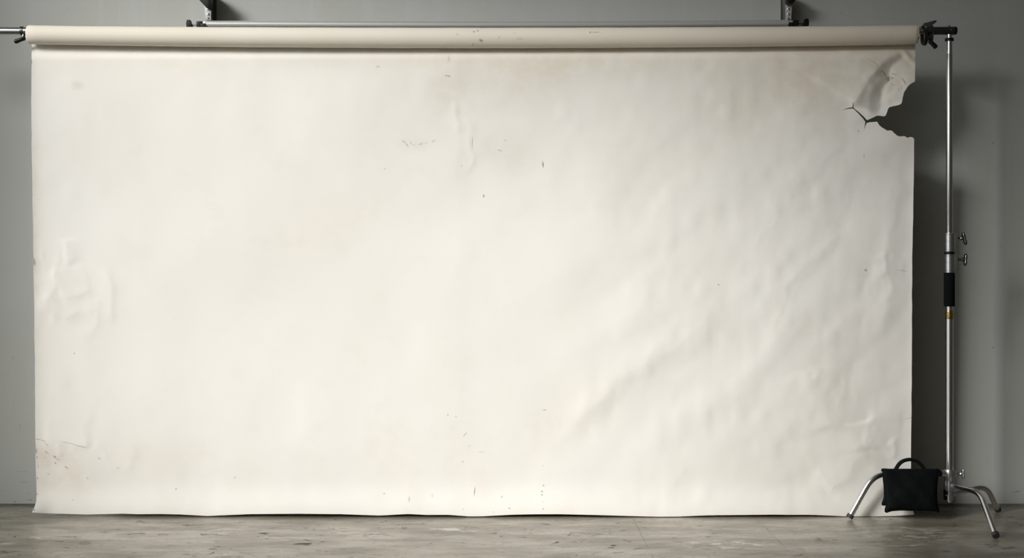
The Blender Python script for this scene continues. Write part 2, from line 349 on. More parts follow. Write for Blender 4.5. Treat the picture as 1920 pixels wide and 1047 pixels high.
# --- hanging sheet: heights (metres towards the viewer) as a function of the picture position
def vnoise(x, y, sx, sy, seed):
    g = np.random.default_rng(seed).normal(size=(64, 64)); u = x/sx; v = y/sy
    i = np.floor(u).astype(int); j = np.floor(v).astype(int); fu = u-i; fv = v-j
    fu = fu*fu*fu*(fu*(6*fu-15)+10); fv = fv*fv*fv*(fv*(6*fv-15)+10)
    def G(a, b): return g[a % 64, b % 64]
    return (G(i, j)*(1-fu)+G(i+1, j)*fu)*(1-fv)+(G(i, j+1)*(1-fu)+G(i+1, j+1)*fu)*fv
def sstep(a, b, x):
    t = np.clip((x-a)/(b-a), 0, 1); return t*t*(3-2*t)
def ridge(x, y, pts, A, wl, wr, fade=.15, soft=2.0):
    """crease along a polyline of px points: height A at the line, dying off over wl px on its left and wr on its right"""
    best = np.full_like(x, 1e9); side = np.ones_like(x); par = np.zeros_like(x)
    L = [math.dist(a, b) for a, b in zip(pts, pts[1:])]; tot = sum(L); acc = 0
    for (a, b), l in zip(zip(pts, pts[1:]), L):
        dx, dy = (b[0]-a[0])/l, (b[1]-a[1])/l
        t = np.clip((x-a[0])*dx+(y-a[1])*dy, 0, l)
        ex = x-a[0]-t*dx; ey = y-a[1]-t*dy; d = np.hypot(ex, ey)
        m = d < best; best = np.where(m, d, best)
        side = np.where(m, np.sign(dx*(y-a[1])-dy*(x-a[0])), side); par = np.where(m, (acc+t)/tot, par); acc += l
    w = np.where(side > 0, wl, wr)          # walking down the picture, side>0 is the left
    e = np.sqrt(best**2+soft**2)-soft
    f = np.minimum(1, np.minimum(par, 1-par)/fade) if fade > 0 else 1
    return A*np.exp(-e/w)*f
CREASE = .85
def height(x, y):
    h = np.zeros_like(x)
    # long slanting drapes pulled from the torn corner towards the lower middle
    a = (x+y)*.7071; c = (x-y)*.7071                       # a across the drape, c along it
    rm = sstep(820, 1350, x)*sstep(150, 420, y)*(1-sstep(900, 960, y))
    aw = a+18*np.sin(c/120.0)+9*np.sin(c/47.0+1)
    h += rm*.0022*vnoise(aw, c, 78, 360, 3)
    h += rm*.0009*vnoise(aw, c, 36, 190, 5)
    # gentle overall undulation and crinkle
    h += .004*vnoise(x, y, 330, 260, 7)+.0010*vnoise(x, y, 75, 110, 9)
    h += (.00022+.00035*sstep(900, 1500, x))*vnoise(x, y, 22, 30, 13)
    xo, yo = x, y
    x = xo+5*vnoise(xo, yo, 34, 30, 41)+1.6*vnoise(xo, yo, 11, 12, 43); y = yo+5*vnoise(xo, yo, 30, 34, 45)+1.6*vnoise(xo, yo, 12, 11, 47)
    for pts, A, wl, wr in [
        # drapes
        ([(1600,250),(1500,350),(1400,480)], .004, 60, 45), ([(1575,420),(1480,540),(1440,640)], .006, 70, 40), ([(1370,560),(1220,690),(1080,790)], .004, 70, 45),
        ([(1640,290),(1560,470),(1470,600)], -.004, 60, 60), ([(1240,520),(1150,620),(1050,700)], .0025, 60, 40),([(1250,640),(1120,760),(1040,830)], .003, 40, 25),
        ([(1690,300),(1672,480),(1668,640)], .006, 40, 30), ([(1640,480),(1610,650),(1600,760)], -.005, 60, 45), ([(1535,690),(1548,760),(1560,815)], .005, 60, 22), ([(1605,690),(1580,750),(1566,815)], .0035, 22, 50),
        ([(1628,783),(1660,781),(1704,784)], .003, 30, 10), ([(1628,783),(1632,815),(1640,846)], .006, 40, 14), ([(1640,846),(1600,880),(1555,921)], .005, 45, 14), ([(1675,820),(1683,838),(1672,858)], .004, 20, 9),([(1270,915),(1272,895),(1285,870)], .0012, 20, 8),
        ([(1664,470),(1668,500),(1663,525)], .003, 18, 8), ([(1665,508),(1690,508),(1705,511)], .002, 16, 8),
        # middle crease
        ([(852,120),(858,250),(862,420),(862,640),(866,800),(890,920),(892,960)], .0008, 12, 9), ([(868,212),(884,262),(886,300),(872,330)], .0016, 10, 6), ([(852,190),(858,230),(860,250)], .002, 12, 7),
        # crumples on the left
        ([(122,440),(121,480),(124,500)], .0035, 12, 22), ([(108,490),(102,525),(86,555),(72,598)], .005, 10, 26), ([(108,490),(85,488),(66,486)], .002, 14, 8), ([(104,552),(140,548),(168,538)], .003, 9, 22),
        ([(207,500),(208,545),(200,575),(204,610)], .0028, 26, 8), ([(76,590),(130,587),(178,589)], .0025, 8, 20), ([(178,560),(178,600),(176,640)], .0016, 14, 5), ([(66,570),(80,562),(90,556)], .002, 10, 10),
        ([(68,823),(110,828),(166,839)], .0035, 6, 50), ([(166,839),(190,860),(222,880)], .0012, 14, 10), ([(84,826),(92,850),(100,858)], .002, 8, 8),
        ([(250,840),(237,870),(225,888)], .0015, 30, 10)]:
        h += ridge(x, y, pts, A*CREASE, wl, wr)
    x, y = xo+.25*(x-xo), yo+.25*(y-yo)
    # torn corner: ridge, valley and a flap that leans out
    ht = ridge(x, y, [(1697,84),(1672,104),(1644,128),(1618,168),(1600,198)], .017, 70, 22, .05, 2)
    ht += ridge(x, y, [(1700,100),(1672,124),(1657,164),(1646,217)], -.014, 16, 24, .06, 2)
    ht += ridge(x, y, [(1644,128),(1630,180),(1628,222)], .003, 14, 10, .1, 2)+ridge(x, y, [(1612,122),(1644,128),(1668,142),(1700,165)], -.0022, 8, 8, .1, 1)
    ht += .0012*vnoise(x, y, 13, 15, 51)*np.exp(-((x-1665)/50)**2-((y-160)/55)**2)
    flap = sstep(1640, 1716, x)*(1-sstep(150, 226, y)*0)*sstep(88, 150, y)*(1-sstep(222, 226, y))
    h += .016*flap
    x, y = xo, yo
    low = sstep(1610, 1690, x)*sstep(226, 229, y)*(1-sstep(240, 330, y)); h += .010*low
    up = sstep(1596, 1640, x)*sstep(190, 222, y)*(1-sstep(224, 228, y)); h += .006*up
    # edges curl a little, the foot of the sheet sweeps forward
    h += .007*np.exp(-(1716-x)/16.0)*sstep(240, 330, y)+.004*np.exp(-(x-58)/14.0)
    h *= sstep(86, 135, y)
    h += ht*sstep(86, 106, y)+.027*sstep(77, 112, y)*(1-.75*sstep(130, 420, y))
    h += (.027-.011*sstep(1450, 1640, x))*sstep(890, 968, y)**1.6
    h += .012*np.exp(-(((x-58)/26.0)**2))*sstep(930, 966, y)
    return h
def warp(s, t):
    """rest rectangle -> picture position (outline of the sheet)"""
    ys = [60, 88, 150, 300, 500, 700, 860, 920, 945, 957, 968]
    L = np.interp(t, ys, [60.5, 59.5, 58.5, 59.5, 63, 65.5, 66.5, 68.5, 68.5, 65, 60]) + .18*vnoise(t, t*0, 21, 9, 31)*sstep(95, 120, t)
    L = L+1.6*np.exp(-((t-116)/3.5)**2)+1.0*np.exp(-((t-492)/5)**2)
    R = np.interp(t, ys, [1716, 1716, 1715.5, 1713.5, 1710.5, 1709.5, 1708, 1708.5, 1709, 1711, 1714.5]) + .3*vnoise(t, t*0+3, 24, 9, 33)*sstep(265, 300, t)
    k = (s-58)/(1716-58); x = s+(L-58)*(1-k)**8+(R-1716)*k**8
    # bottom edge: lifts between a few resting points
    B = 970.0-np.interp(s, [58,75,100,160,230,256,300,340,370,388,420,470,560,640,712,740,765,800,840,880,905,960,1000,1050,1110,1200,1235,1275,1310,1340,1400,1450,1480,1520,1560,1585,1640,1680,1716],
                     [8.5,7.5,6.5,4.6,6.2,5.2,5.6,4.6,2.8,1.8,3.2,5.4,6,5.2,2.6,4.2,5.6,3.8,4,1,1.2,4.2,5,5.2,3.8,1.2,.5,.8,2.4,3.2,3.8,4.4,4,4,2.4,1.2,1.0,2,4])
    y = t+(B-968)*sstep(900, 968, t)
    return x, y
# torn outline, in rest coordinates
tear = [(1716,153),(1711,155.5),(1705.8,159),(1702,163.5),(1699,168.4),(1696.5,172),(1695,176.5),(1693.4,183),(1692.5,190),(1690.5,195),(1685,197.2),(1680.3,198.3),(1674,199.6),(1668.3,201.3),(1665.6,205.5),(1664.3,210),(1662.6,214.6),(1661,217.4),(1656,218.4),(1652,217.2),(1645,217),(1640,219.6),(1634.9,222),(1626.5,225.6),
        (1621,219.3),(1614.8,213.8),(1610,209.2),(1604,205),(1600.6,201.4),(1601,196),(1600.4,190),(1599.6,195.6),(1598.8,201.2),(1590,202.6),(1580,207),(1590,204.4),(1599.4,203.4),(1604,207),(1609,211.6),(1613.4,216.4),(1619,222.4),(1623.6,228.6),
        (1622.4,235),(1621.6,243),(1624,235.5),(1626,231),(1632,229.2),(1637.6,229),(1645,228.2),(1647.5,231),(1649.6,234.6),(1654,238.5),(1659,241.6),(1665.6,245.3),(1670,244.4),(1675,246),(1677,249),(1680.3,251.3),(1684,254.6),(1688.4,256),(1693,255.6),(1697.7,255.2),(1701,257.6),(1704.4,258.4),(1708,256.8),(1712.4,257.4),(1716,260.5)]
x0, x1, y0, y1 = 58.0, 1716.0, 60.0, 968.0
NX, NY = 553, 302
gx = np.linspace(x0, x1, NX); gy = np.linspace(y0, y1, NY)
ix0 = int(np.searchsorted(gx, 1560)); iy0 = int(np.searchsorted(gy, 120)); iy1 = int(np.searchsorted(gy, 300))
S_, T_ = np.meshgrid(gx, gy); idx = np.arange(NX*NY).reshape(NY, NX)
quads = np.stack([idx[:-1, :-1], idx[1:, :-1], idx[1:, 1:], idx[:-1, 1:]], -1)
mask = np.ones((NY-1, NX-1), bool); mask[iy0:iy1, ix0:] = False
pts = np.stack([S_.ravel(), T_.ravel()], -1)
# triangulate the window around the tear
loop = [(gx[i], gy[iy0]) for i in range(ix0, NX)]
loop += [(x1, gy[j]) for j in range(iy0+1, iy1) if gy[j] < 151.5]+tear+[(x1, gy[j]) for j in range(iy0+1, iy1) if gy[j] > 262]
loop += [(gx[i], gy[iy1]) for i in range(NX-1, ix0-1, -1)]+[(gx[ix0], gy[j]) for j in range(iy1-1, iy0, -1)]
la = np.array(loop)
inner = []
for i in range(ix0+1, NX-1):
    for j in range(iy0+1, iy1):
        q = np.array((gx[i], gy[j]))
        a = la; b = np.roll(la, -1, 0); ab = b-a; t = np.clip(((q-a)*ab).sum(1)/np.maximum((ab*ab).sum(1), 1e-9), 0, 1)
        if np.hypot(*(a+ab*t[:, None]-q).T).min() < 1.2: continue
        cr = ((a[:, 1] > q[1]) != (b[:, 1] > q[1])) & (q[0] < (b[:, 0]-a[:, 0])*(q[1]-a[:, 1])/np.where(b[:, 1] == a[:, 1], 1e-9, b[:, 1]-a[:, 1])+a[:, 0])
        if cr.sum() % 2: inner.append((gx[i], gy[j]))
n = len(loop)
vc, ed, fc, *_ = delaunay_2d_cdt([Vector(p) for p in loop+inner], [], [list(range(n))], 1, 1e-5)
base = len(pts); pts = np.vstack([pts, np.array([(v.x, v.y) for v in vc])])
faces = [tuple(q) for q in quads[mask].tolist()]+[tuple(base+k for k in f) for f in fc]
X_, Y_ = warp(pts[:, 0], pts[:, 1]); hh = height(pts[:, 0], pts[:, 1])
Yd = .0025-hh; dep = DC+Yd
co = np.stack([(X_-960)*dep/F, Yd, np.maximum(.0012, H-(Y_-523.5)*dep/F)], -1)
me = bpy.data.meshes.new('sheet'); me.from_pydata(co.tolist(), [], faces)
bm = bmesh.new(); bm.from_mesh(me)
bmesh.ops.remove_doubles(bm, verts=bm.verts[:], dist=2e-5)
bmesh.ops.delete(bm, geom=[v for v in bm.verts if not v.link_faces], context='VERTS')
for f in bm.faces:
    if f.normal.y > 0: f.normal_flip()
bm.to_mesh(me); bm.free()
for m in M_sheet: me.materials.append(m)
cx = np.zeros(len(me.polygons)*3); me.polygons.foreach_get('center', cx); cx = cx.reshape(-1, 3); cpx = 960+cx[:, 0]*F/(DC+cx[:, 1])
me.polygons.foreach_set('material_index', np.clip(np.digitize(cpx, [b for a, b in CUTS[:-1]]), 0, len(CUTS)-1).astype(np.int32))
sheet = finish('sheet', me, None, back, True, 180)
sheet['label'] = 'creased cream paper sheet with a torn upper right corner'
sol = sheet.modifiers.new('thickness', 'SOLIDIFY'); sol.thickness = .0007; sol.offset = -1
es = sheet.modifiers.new('crisp_edges', 'EDGE_SPLIT'); es.split_angle = math.radians(60)
# ------------------------------------------------------------ crossbar through the roll
BY = RY; BR = .0150
yb = 58.2
bar = thing('crossbar', 'round chrome crossbar passing through the paper roll, sticking out at both ends', 'pole', P(890, yb, BY))
bm = bmesh.new(); tube(bm, [P(-160, 57.6, BY), P(20, 58.2, BY)]+[roll_c(XL+(XR-XL)*i/24)+Vector((0, 0, .0139)) for i in range(25)]+[P(1750, 57.9, BY), P(1788, 57.6, BY)], BR, 40)
obj('pole', bm, chrome, bar)
bm = bmesh.new(); tube(bm, [P(1749.2, 57.9, BY), P(1768, 57.7, BY), P(1788, 57.6, BY)], BR+.0005, 40); obj('sleeve', bm, simple('bar_end_shade', (.055, .058, .054), .3, .6, .1), bar, label='added dark grey sleeve painting the shaded right end of the chrome bar')  # added skin over the bar, its dark reflection put in as colour
bm = bmesh.new(); p = P(1788, 57.6, BY)
lathe(bm, [(.0148, 0), (.0160, .0005), (.0160, .0085), (.0148, .0105), (0, .0105)], p, (1, 0, 0)); obj('end_cap', bm, blackp, bar)
def bolt(parent, c, r, axis, mat, name='bolt'):
    bm = bmesh.new(); lathe(bm, [(r*.55, -.006), (r*.55, 0), (r, 0), (r, r*.5), (r*.75, r*.95), (r*.3, r*1.15), (0, r*1.15)], c, axis, 20); return obj(name, bm, mat, parent)
bolt(bar, P(1779.5, 51.0, BY)+Vector((0, 0, -.0005)), .0062, (0, 0, 1), gun)
bolt(bar, P(1781, 57.4, BY)+Vector((0, -BR, 0)), .0022, (0, -1, 0), chrome)
# left clamp handle
bm = bmesh.new(); c = P(44.5, 58.2, BY)
for r_in, r_out, a, b in [(BR-.0002, BR+.0032, -.010, -.0005)]:
    lathe(bm, [(r_in, a), (r_out, a), (r_out, b), (r_in, b), (r_in, a)], c, (1, 0, 0), 40)
bmesh.ops.delete(bm, geom=[f for f in bm.faces if len(f.verts) > 4], context='FACES')
lc = obj('locking_collar', bm, gun, bar, label='small dark collar with a black handle')
bolt(lc, P(39.8, 51.2, BY)+Vector((0, 0, -.001)), .0047, (0, -.35, 1), chrome)
bm = bmesh.new(); a = P(44.5, 65.0, BY-.006); b = P(43.5, 72.5, BY-.008); tube(bm, [a, b], .0058, 20); obj('stud', bm, gun, lc)
bm = bmesh.new(); a = P(46.5, 71.5, BY-.012); b = P(30, 77.6, BY-.012); d = (b-a)
lathe(bm, [(0, -.002), (.006, -.001), (.0085, .004), (.0080, d.length*.5), (.0092, d.length-.004), (.0088, d.length+.003), (.005, d.length+.0065), (0, d.length+.007)], a, d, 24); obj('handle', bm, blackp, lc)
# right clamp
cl = thing('roll_clamp', 'dark metal clamp with lever and black handle at right end of the paper roll', 'clamp', P(1739, 66, BY))
def ringx(xa, xb, ro, ri, yc, name, mat, bev=.0008, dy=0.0):
    bm = bmesh.new(); o = P((xa+xb)/2, yc, BY); w = S(xb-xa, BY)/2
    lathe(bm, [(ri, -w), (ro-bev, -w), (ro, -w+bev), (ro, w-bev), (ro-bev, w), (ri, w), (ri, -w)], o, (1, 0, 0), 40)
    bmesh.ops.delete(bm, geom=[f for f in bm.faces if len(f.verts) > 4], context='FACES')
    return obj(name, bm, mat, cl)
ringx(1727.5, 1731.5, .0205, BR+.0003, 58.2, 'hub', blackp)
ringx(1731.5, 1748.5, .0200, BR+.0003, 57.2, 'body', gun, .002)
bm = bmesh.new()   # jaw plate: oval disc hanging below the bar
def oval(bm, xc, yc, rz, ry, w, bev=.0012, Y=BY):
    o = P(xc, yc, Y); rings = []
    for dx, k in [(-w, 1-bev/ry), (-w+bev, 1), (w-bev, 1), (w, 1-bev/ry)]:
        rings.append([bm.verts.new(o+Vector((dx, math.cos(2*PI*i/40)*ry*k, math.sin(2*PI*i/40)*rz*k))) for i in range(40)])
    for a, b in zip(rings, rings[1:]):
        for i in range(40): bm.faces.new((a[i], a[(i+1) % 40], b[(i+1) % 40], b[i]))
    bm.faces.new(rings[0][::-1]); bm.faces.new(rings[-1])
oval(bm, 1733.2, 69.5, .0335, .024, S(8.4, BY)/2, .003, BY-.018); obj('jaw', bm, simple('black_gloss', (.012, .013, .012), .18), cl)
bm = bmesh.new(); oval(bm, 1744.4, 70.0, .0160, .012, S(9, BY)/2, .002, BY-.015); obj('jaw', bm, gun, cl)
bm = bmesh.new(); prism(bm, [(1732.6,51),(1733,43),(1746,40.6),(1751.5,38.4),(1756.2,38.0),(1756.6,40),(1752.5,44.2),(1748,46.2),(1747.4,51)], BY-.017, BY+.004, .0015); obj('lever', bm, simple('grey_lever', (.055, .058, .054), .38), cl)
bm = bmesh.new(); a = P(1743, 76.5, BY-.022); b = P(1754.4, 88.2, BY-.022); d = b-a
lathe(bm, [(0, -.004), (.006, -.003), (.0088, .002), (.0084, d.length*.5), (.0094, d.length-.003), (.0086, d.length+.0025), (.005, d.length+.005), (0, d.length+.0055)], a, d, 24); obj('handle', bm, blackp, cl)
bolt(cl, P(1736, 51.2, BY-.019)+Vector((0, -.002, 0)), .0040, (0, -1, 0), chrome)
bolt(cl, P(1740.6, 77.2, BY-.032), .0028, (0, -1, 0), chrome)
# ------------------------------------------------------------ light stand
CX = 1780.0; CYv = BY
cst = thing('light_stand', 'tall chrome three legged light stand holding the right end of the crossbar', 'stand', (P(CX, 0, CYv).x, CYv, 0))
def zc(y): return P(CX, y, CYv).z
def col(prof_px, name, mat, label=None, parent=cst, cx=CX, seg=40):
    """lathe round the column: list of (radius px, y px)"""
    bm = bmesh.new(); o = Vector((P(cx, 0, CYv).x, CYv, 0))
    lathe(bm, [(S(r, CYv), zc(y)) for r, y in prof_px], o, (0, 0, 1), seg); return obj(name, bm, mat, parent, label=label)
col([(4.9, 72), (4.9, 67), (6.0, 66.8), (6.0, 65.2)], 'spigot', chrome)
col([(7.2, 77.3), (8.1, 76.6), (8.1, 72.6), (7.2, 71.8)], 'ring', blackp, 'black ring under the crossbar')
col([(5.4, 101.5), (5.4, 77)], 'tube', chrome)
col([(5.6, 438), (5.9, 437.4), (5.9, 102), (5.4, 101)], 'tube', chrome)
for (ya, yb_) in ((437, 472.5), (477, 512)):
    hgt = yb_-ya
    c_ = col([(7.6, yb_), (8.3, yb_-.6), (8.3, yb_-3), (7.7, yb_-3.4), (7.7, yb_-3.9), (8.2, yb_-4.3), (8.2, ya+hgt*.46), (7.8, ya+hgt*.45), (7.8, ya+hgt*.43), (8.2, ya+hgt*.42), (8.2, ya+3.8), (7.7, ya+3.3), (7.7, ya+2.6), (8.4, ya+2.2), (8.4, ya+.6), (7.6, ya)], 'collar', steel)
    bm = bmesh.new(); o = P(1788, 0, CYv)
    box(bm, (o.x-.004, CYv-.009, zc(yb_-1.5)), (P(1794.6, 0, CYv).x, CYv+.009, zc(ya+1.5)), .002); obj('boss', bm, steel, c_)
    bolt(c_, P(1794.6, yb_-7.5, CYv), .004, (1, 0, 0), gun)
def knob(parent, xs, y, xk, ytop, ybot, tilt, mat=None, w=.0085):
    """T-handle: neck along X, then a rounded bar across it"""
    mat = mat or gun
    bm = bmesh.new(); a = P(xs, y, CYv); L = P(xk, y, CYv).x-a.x
    lathe(bm, [(.0062, -.003), (.0062, .004), (.0045, .006), (.0042, L*.55), (.0075, L*.8), (.0085, L), (.004, L+.002)], a, (1, 0, 0), 24)
    k = obj('knob', bm, mat, parent)
    bm = bmesh.new(); t = P(xk-tilt, ytop, CYv); b = P(xk+tilt, ybot, CYv); t.x += .009; b.x += .009
    pts = [t.lerp(b, i/10) for i in range(11)]
    rs = [.45, .86, 1, .98, .94, .92, .94, .98, 1, .86, .45]
    tube(bm, pts, [w*r for r in rs], 20, True, (1.15, .78)); obj('grip', bm, mat, k)
knob(cst, 1794.6, 447, 1804, 436, 459.5, 3.0)
knob(cst, 1795.0, 487, 1806, 476, 498.8, -.8)
col([(8, 477), (9.6, 476.4), (9.6, 473.4), (8, 472.5)], 'washer', blackp)
col([(9.3, 575), (9.9, 574), (9.9, 513), (9.3, 512)], 'foam_grip', foam, 'black foam grip sleeve')
col([(6.2, 584), (6.2, 574)], 'tube', chrome)
col([(7.0, 598.5), (7.5, 597.6), (7.5, 594.5), (6.9, 594), (6.9, 592), (7.4, 591.4), (7.4, 588.4), (6.9, 588), (6.9, 586), (7.5, 585.4), (7.5, 583.8), (7, 583)], 'ring', brass, 'brass ring on the column')
col([(6.9, 884), (6.9, 598)], 'column', chrome)
# base
col([(6.2, 939), (6.6, 938), (6.6, 921), (9, 920), (9.6, 918), (9.6, 907), (8.6, 904), (8.6, 899), (9.8, 897), (9.8, 882.5), (9.0, 881)], 'base_hub', steel, cx=1779.6)
col([(0, 943.2), (2.6, 943.1), (3.6, 942), (3.6, 938.5)], 'foot_tip', alu)
bm = bmesh.new(); tube(bm, [P(1776, 888.6, CYv), P(1768, 888.6, CYv), P(1762, 888.6, CYv)], [.0150, .0150, .0138], 28); obj('leg_socket', bm, steel, cst)
bm = bmesh.new(); box(bm, (P(1787, 0, CYv).x, CYv-.010, zc(896)), (P(1795.5, 0, CYv).x, CYv+.010, zc(883)), .003); obj('boss', bm, steel, cst)
knob(cst, 1795, 889, 1801.5, 879, 898.5, 0.2, steel, .0072)
bm = bmesh.new(); box(bm, (P(1770.4, 0, CYv).x, CYv-.012, zc(938)), (P(1775, 0, CYv).x, CYv+.012, zc(918)), .003); lt = obj('latch', bm, blackp, cst)
bolt(lt, P(1772.8, 928.5, CYv)+Vector((0, -.012, 0)), .003, (0, -1, 0), chrome)
def leg(pts, r, mat=chrome):
    bm = bmesh.new(); tube(bm, pts, r, 28); l = obj('leg', bm, mat, cst)
    d = (Vector(pts[-1])-Vector(pts[-4])).normalized(); e = Vector(pts[-1]); 
    bm = bmesh.new(); lathe(bm, [(r+.0002, -.012), (r+.0024, -.011), (r+.0028, 0), (r+.0016, .004), (0, .004)], e-d*.002, d, 24); obj('rubber_foot', bm, rubber, l)
    return l
def arc_leg(a, k, b, bend=.055, n=10):
    """straight from a towards k, rounded bend at k, straight to b"""
    a, k, b = Vector(a), Vector(k), Vector(b); p = k+(a-k).normalized()*bend; q = k+(b-k).normalized()*bend
    mid = [(p*(1-t)**2+k*2*t*(1-t)+q*t*t) for t in [i/n for i in range(n+1)]]
    return [a, a.lerp(p, .5)]+mid+[q.lerp(b, .33), q.lerp(b, .66), b]
LY = -.078
la_ = P(1766, 888.6, CYv); lk = P(1638.5, 888.6, LY); lb = P(1592.6, 969.5, LY-.003); lb.z = .0095
leg(arc_leg(la_, lk, lb, .062), .0112)
fa = P(1786, 911, CYv-.008); fk = P(1837.5, 924.5, -.255); fb = P(1867.6, 1005, -.437); fb.z = .010
leg(arc_leg(fa, fk, fb, .05), .0106)
ba = P(1787, 926, CYv+.008); bk = P(1849.5, 911.5, .02); bb = P(1871.5, 957, .075); bb.z = .010
leg(arc_leg(ba, bk, bb, .05), .0108)
bm = bmesh.new(); d = (fk-fa).normalized(); tube(bm, [fa-d*.010, fa+d*.014], [.0142, .0135], 28); obj('leg_socket', bm, steel, cst)
bm = bmesh.new(); d = (bk-ba).normalized(); tube(bm, [ba-d*.010, ba+d*.020], [.0142, .0130], 28); obj('leg_socket', bm, steel, cst)
# ------------------------------------------------------------ sandbag over the left leg
bag = thing('sandbag', 'black fabric saddle sandbag with a carrying handle hanging over the stand leg', 'bag', (P(1707, 0, LY).x, LY, 0))
def pouch(Lc, Rc, top, bot, Yc, T, name, seed, sag):
    """pillow between two side curves (lists of (y, x) px); flat seam rim, puffed middle"""
    nu, nv = 44, 40; bm = bmesh.new(); g = np.random.default_rng(seed).normal(size=(12, 12)); V = {}
    for sgn in (-1, 1):
        for j in range(nv+1):
            v = j/nv
            for i in range(nu+1):
                u = i/nu
                if sgn == 1 and (i in (0, nu) or j in (0, nv)): V[1, i, j] = V[-1, i, j]; continue
                yb_ = np.interp(u, *bot); y = top+(yb_-top)*v
                xl = np.interp(y, *zip(*Lc)); xr = np.interp(y, *zip(*Rc)); x = xl+(xr-xl)*u
                e = max(0, 1-(2*u-1)**6)**.5*max(0, (1-max(0, (v-.5)/.5)**4))**.5*min(1, .45+.9*v)*min(1, v/.04+.0)**.5
                k = T*e*(1-.35*(1-v))+.0022*math.sin(9*u+5*v+seed)*e+.0018*math.sin(17*u-11*v+2*seed)*e+.0012*g[int(u*10), int(v*10)]*e*.5
                Y = Yc+sgn*k
                V[sgn, i, j] = bm.verts.new(P(x, y, Y) if sgn == -1 else P(x, y, Yc)+Vector((0, k, 0)))
    for sgn in (-1, 1):
        for j in range(nv):
            for i in range(nu):
                f = [V[sgn, i, j], V[sgn, i+1, j], V[sgn, i+1, j+1], V[sgn, i, j+1]]
                f = list(dict.fromkeys(f))
                try: bm.faces.new(f if sgn == 1 else f[::-1])
                except ValueError: pass
    o = obj(name, bm, nylon, bag); o.data.set_sharp_from_angle(angle=PI)
    m = o.modifiers.new('smooth', 'SMOOTH'); m.factor = .5; m.iterations = 2
    return o
Lf = [(878,1655.2),(890,1655.4),(905,1656.6),(920,1659),(935,1661),(947,1662),(953,1660.4),(958,1658.2),(962,1660.5)]
Rf = [(878,1758.4),(884,1761),(892,1759.6),(905,1757.4),(920,1756.2),(936,1756.4),(948,1758),(957,1760.6),(963,1761.4)]
botf = ([0,.03,.06,.12,.3,.5,.8,.93,.97,1],[960,961.8,961,958.4,957,957.8,958,958.6,960.5,962.5])
pouch(Lf, Rf, 879, botf, LY-.042, .026, 'pouch', 1, 0)
Lb = [(878,1657),(890,1656.4),(905,1655.8),(920,1656.4),(932,1656.4),(940,1654),(946,1651.8),(950,1654.2)]
Rb = [(878,1757),(900,1756),(936,1753),(946,1754),(951,1756)]
botb = ([0,.03,.08,.2,.6,.92,.97,1],[948,949.8,949,947,946.5,947,949,950])
pouch(Lb, Rb, 880, botb, LY+.028, .013, 'pouch', 2, 0)
bm = bmesh.new()   # saddle between the pouches, over the leg
prof = []
for i in range(15):
    a = PI*i/14; prof.append((LY-.007-math.cos(a)*.035, .190+math.sin(a)*.0085))
prof = [(LY-.042, .178)]+prof+[(LY+.028, .178)]
xa, xb = P(1656.2, 0, LY).x, P(1759.6, 0, LY).x
gr = []
for i in range(25):
    X = xa+(xb-xa)*i/24; w = .0012*math.sin(i*1.3)+.0025*abs(2*i/24-1)**3
    gr.append([bm.verts.new((X, y, z+w*(1 if 0 < j < len(prof)-1 else 0))) for j, (y, z) in enumerate(prof)])
for a, b in zip(gr, gr[1:]):
    for j in range(len(prof)-1): bm.faces.new((a[j], a[j+1], b[j+1], b[j]))
o = obj('saddle', bm, nylon, bag); m = o.modifiers.new('thickness', 'SOLIDIFY'); m.thickness = .003; m.offset = 1
hp = smooth_path([P(1677.8,884,LY-.02),P(1681.6,877,LY-.02),P(1687,869.5,LY-.02),P(1695,864.3,LY-.02),P(1706.5,862.2,LY-.02),P(1718,865,LY-.02),P(1726.5,871.5,LY-.02),P(1732,879,LY-.02),P(1734.5,884,LY-.02)], 6)
bm = bmesh.new(); tube(bm, hp, .0125, 16, True, (1, .55)); obj('handle', bm, nylon, bag)
# piping along the seam of the front pouch
bm = bmesh.new()
def edge(Lc, ys): return [(np.interp(y, *zip(*Lc)), y) for y in ys]
pp = [P(x, y, LY-.042) for x, y in edge(Lf, np.linspace(881, 960, 16))]+[P(1658+103.4*u, np.interp(u, *botf), LY-.042) for u in np.linspace(.04, .97, 20)]+[P(x, y, LY-.042) for x, y in edge(Rf, np.linspace(961.5, 881, 16))]
tube(bm, pp, .0020, 8); obj('piping', bm, nylon, bag)
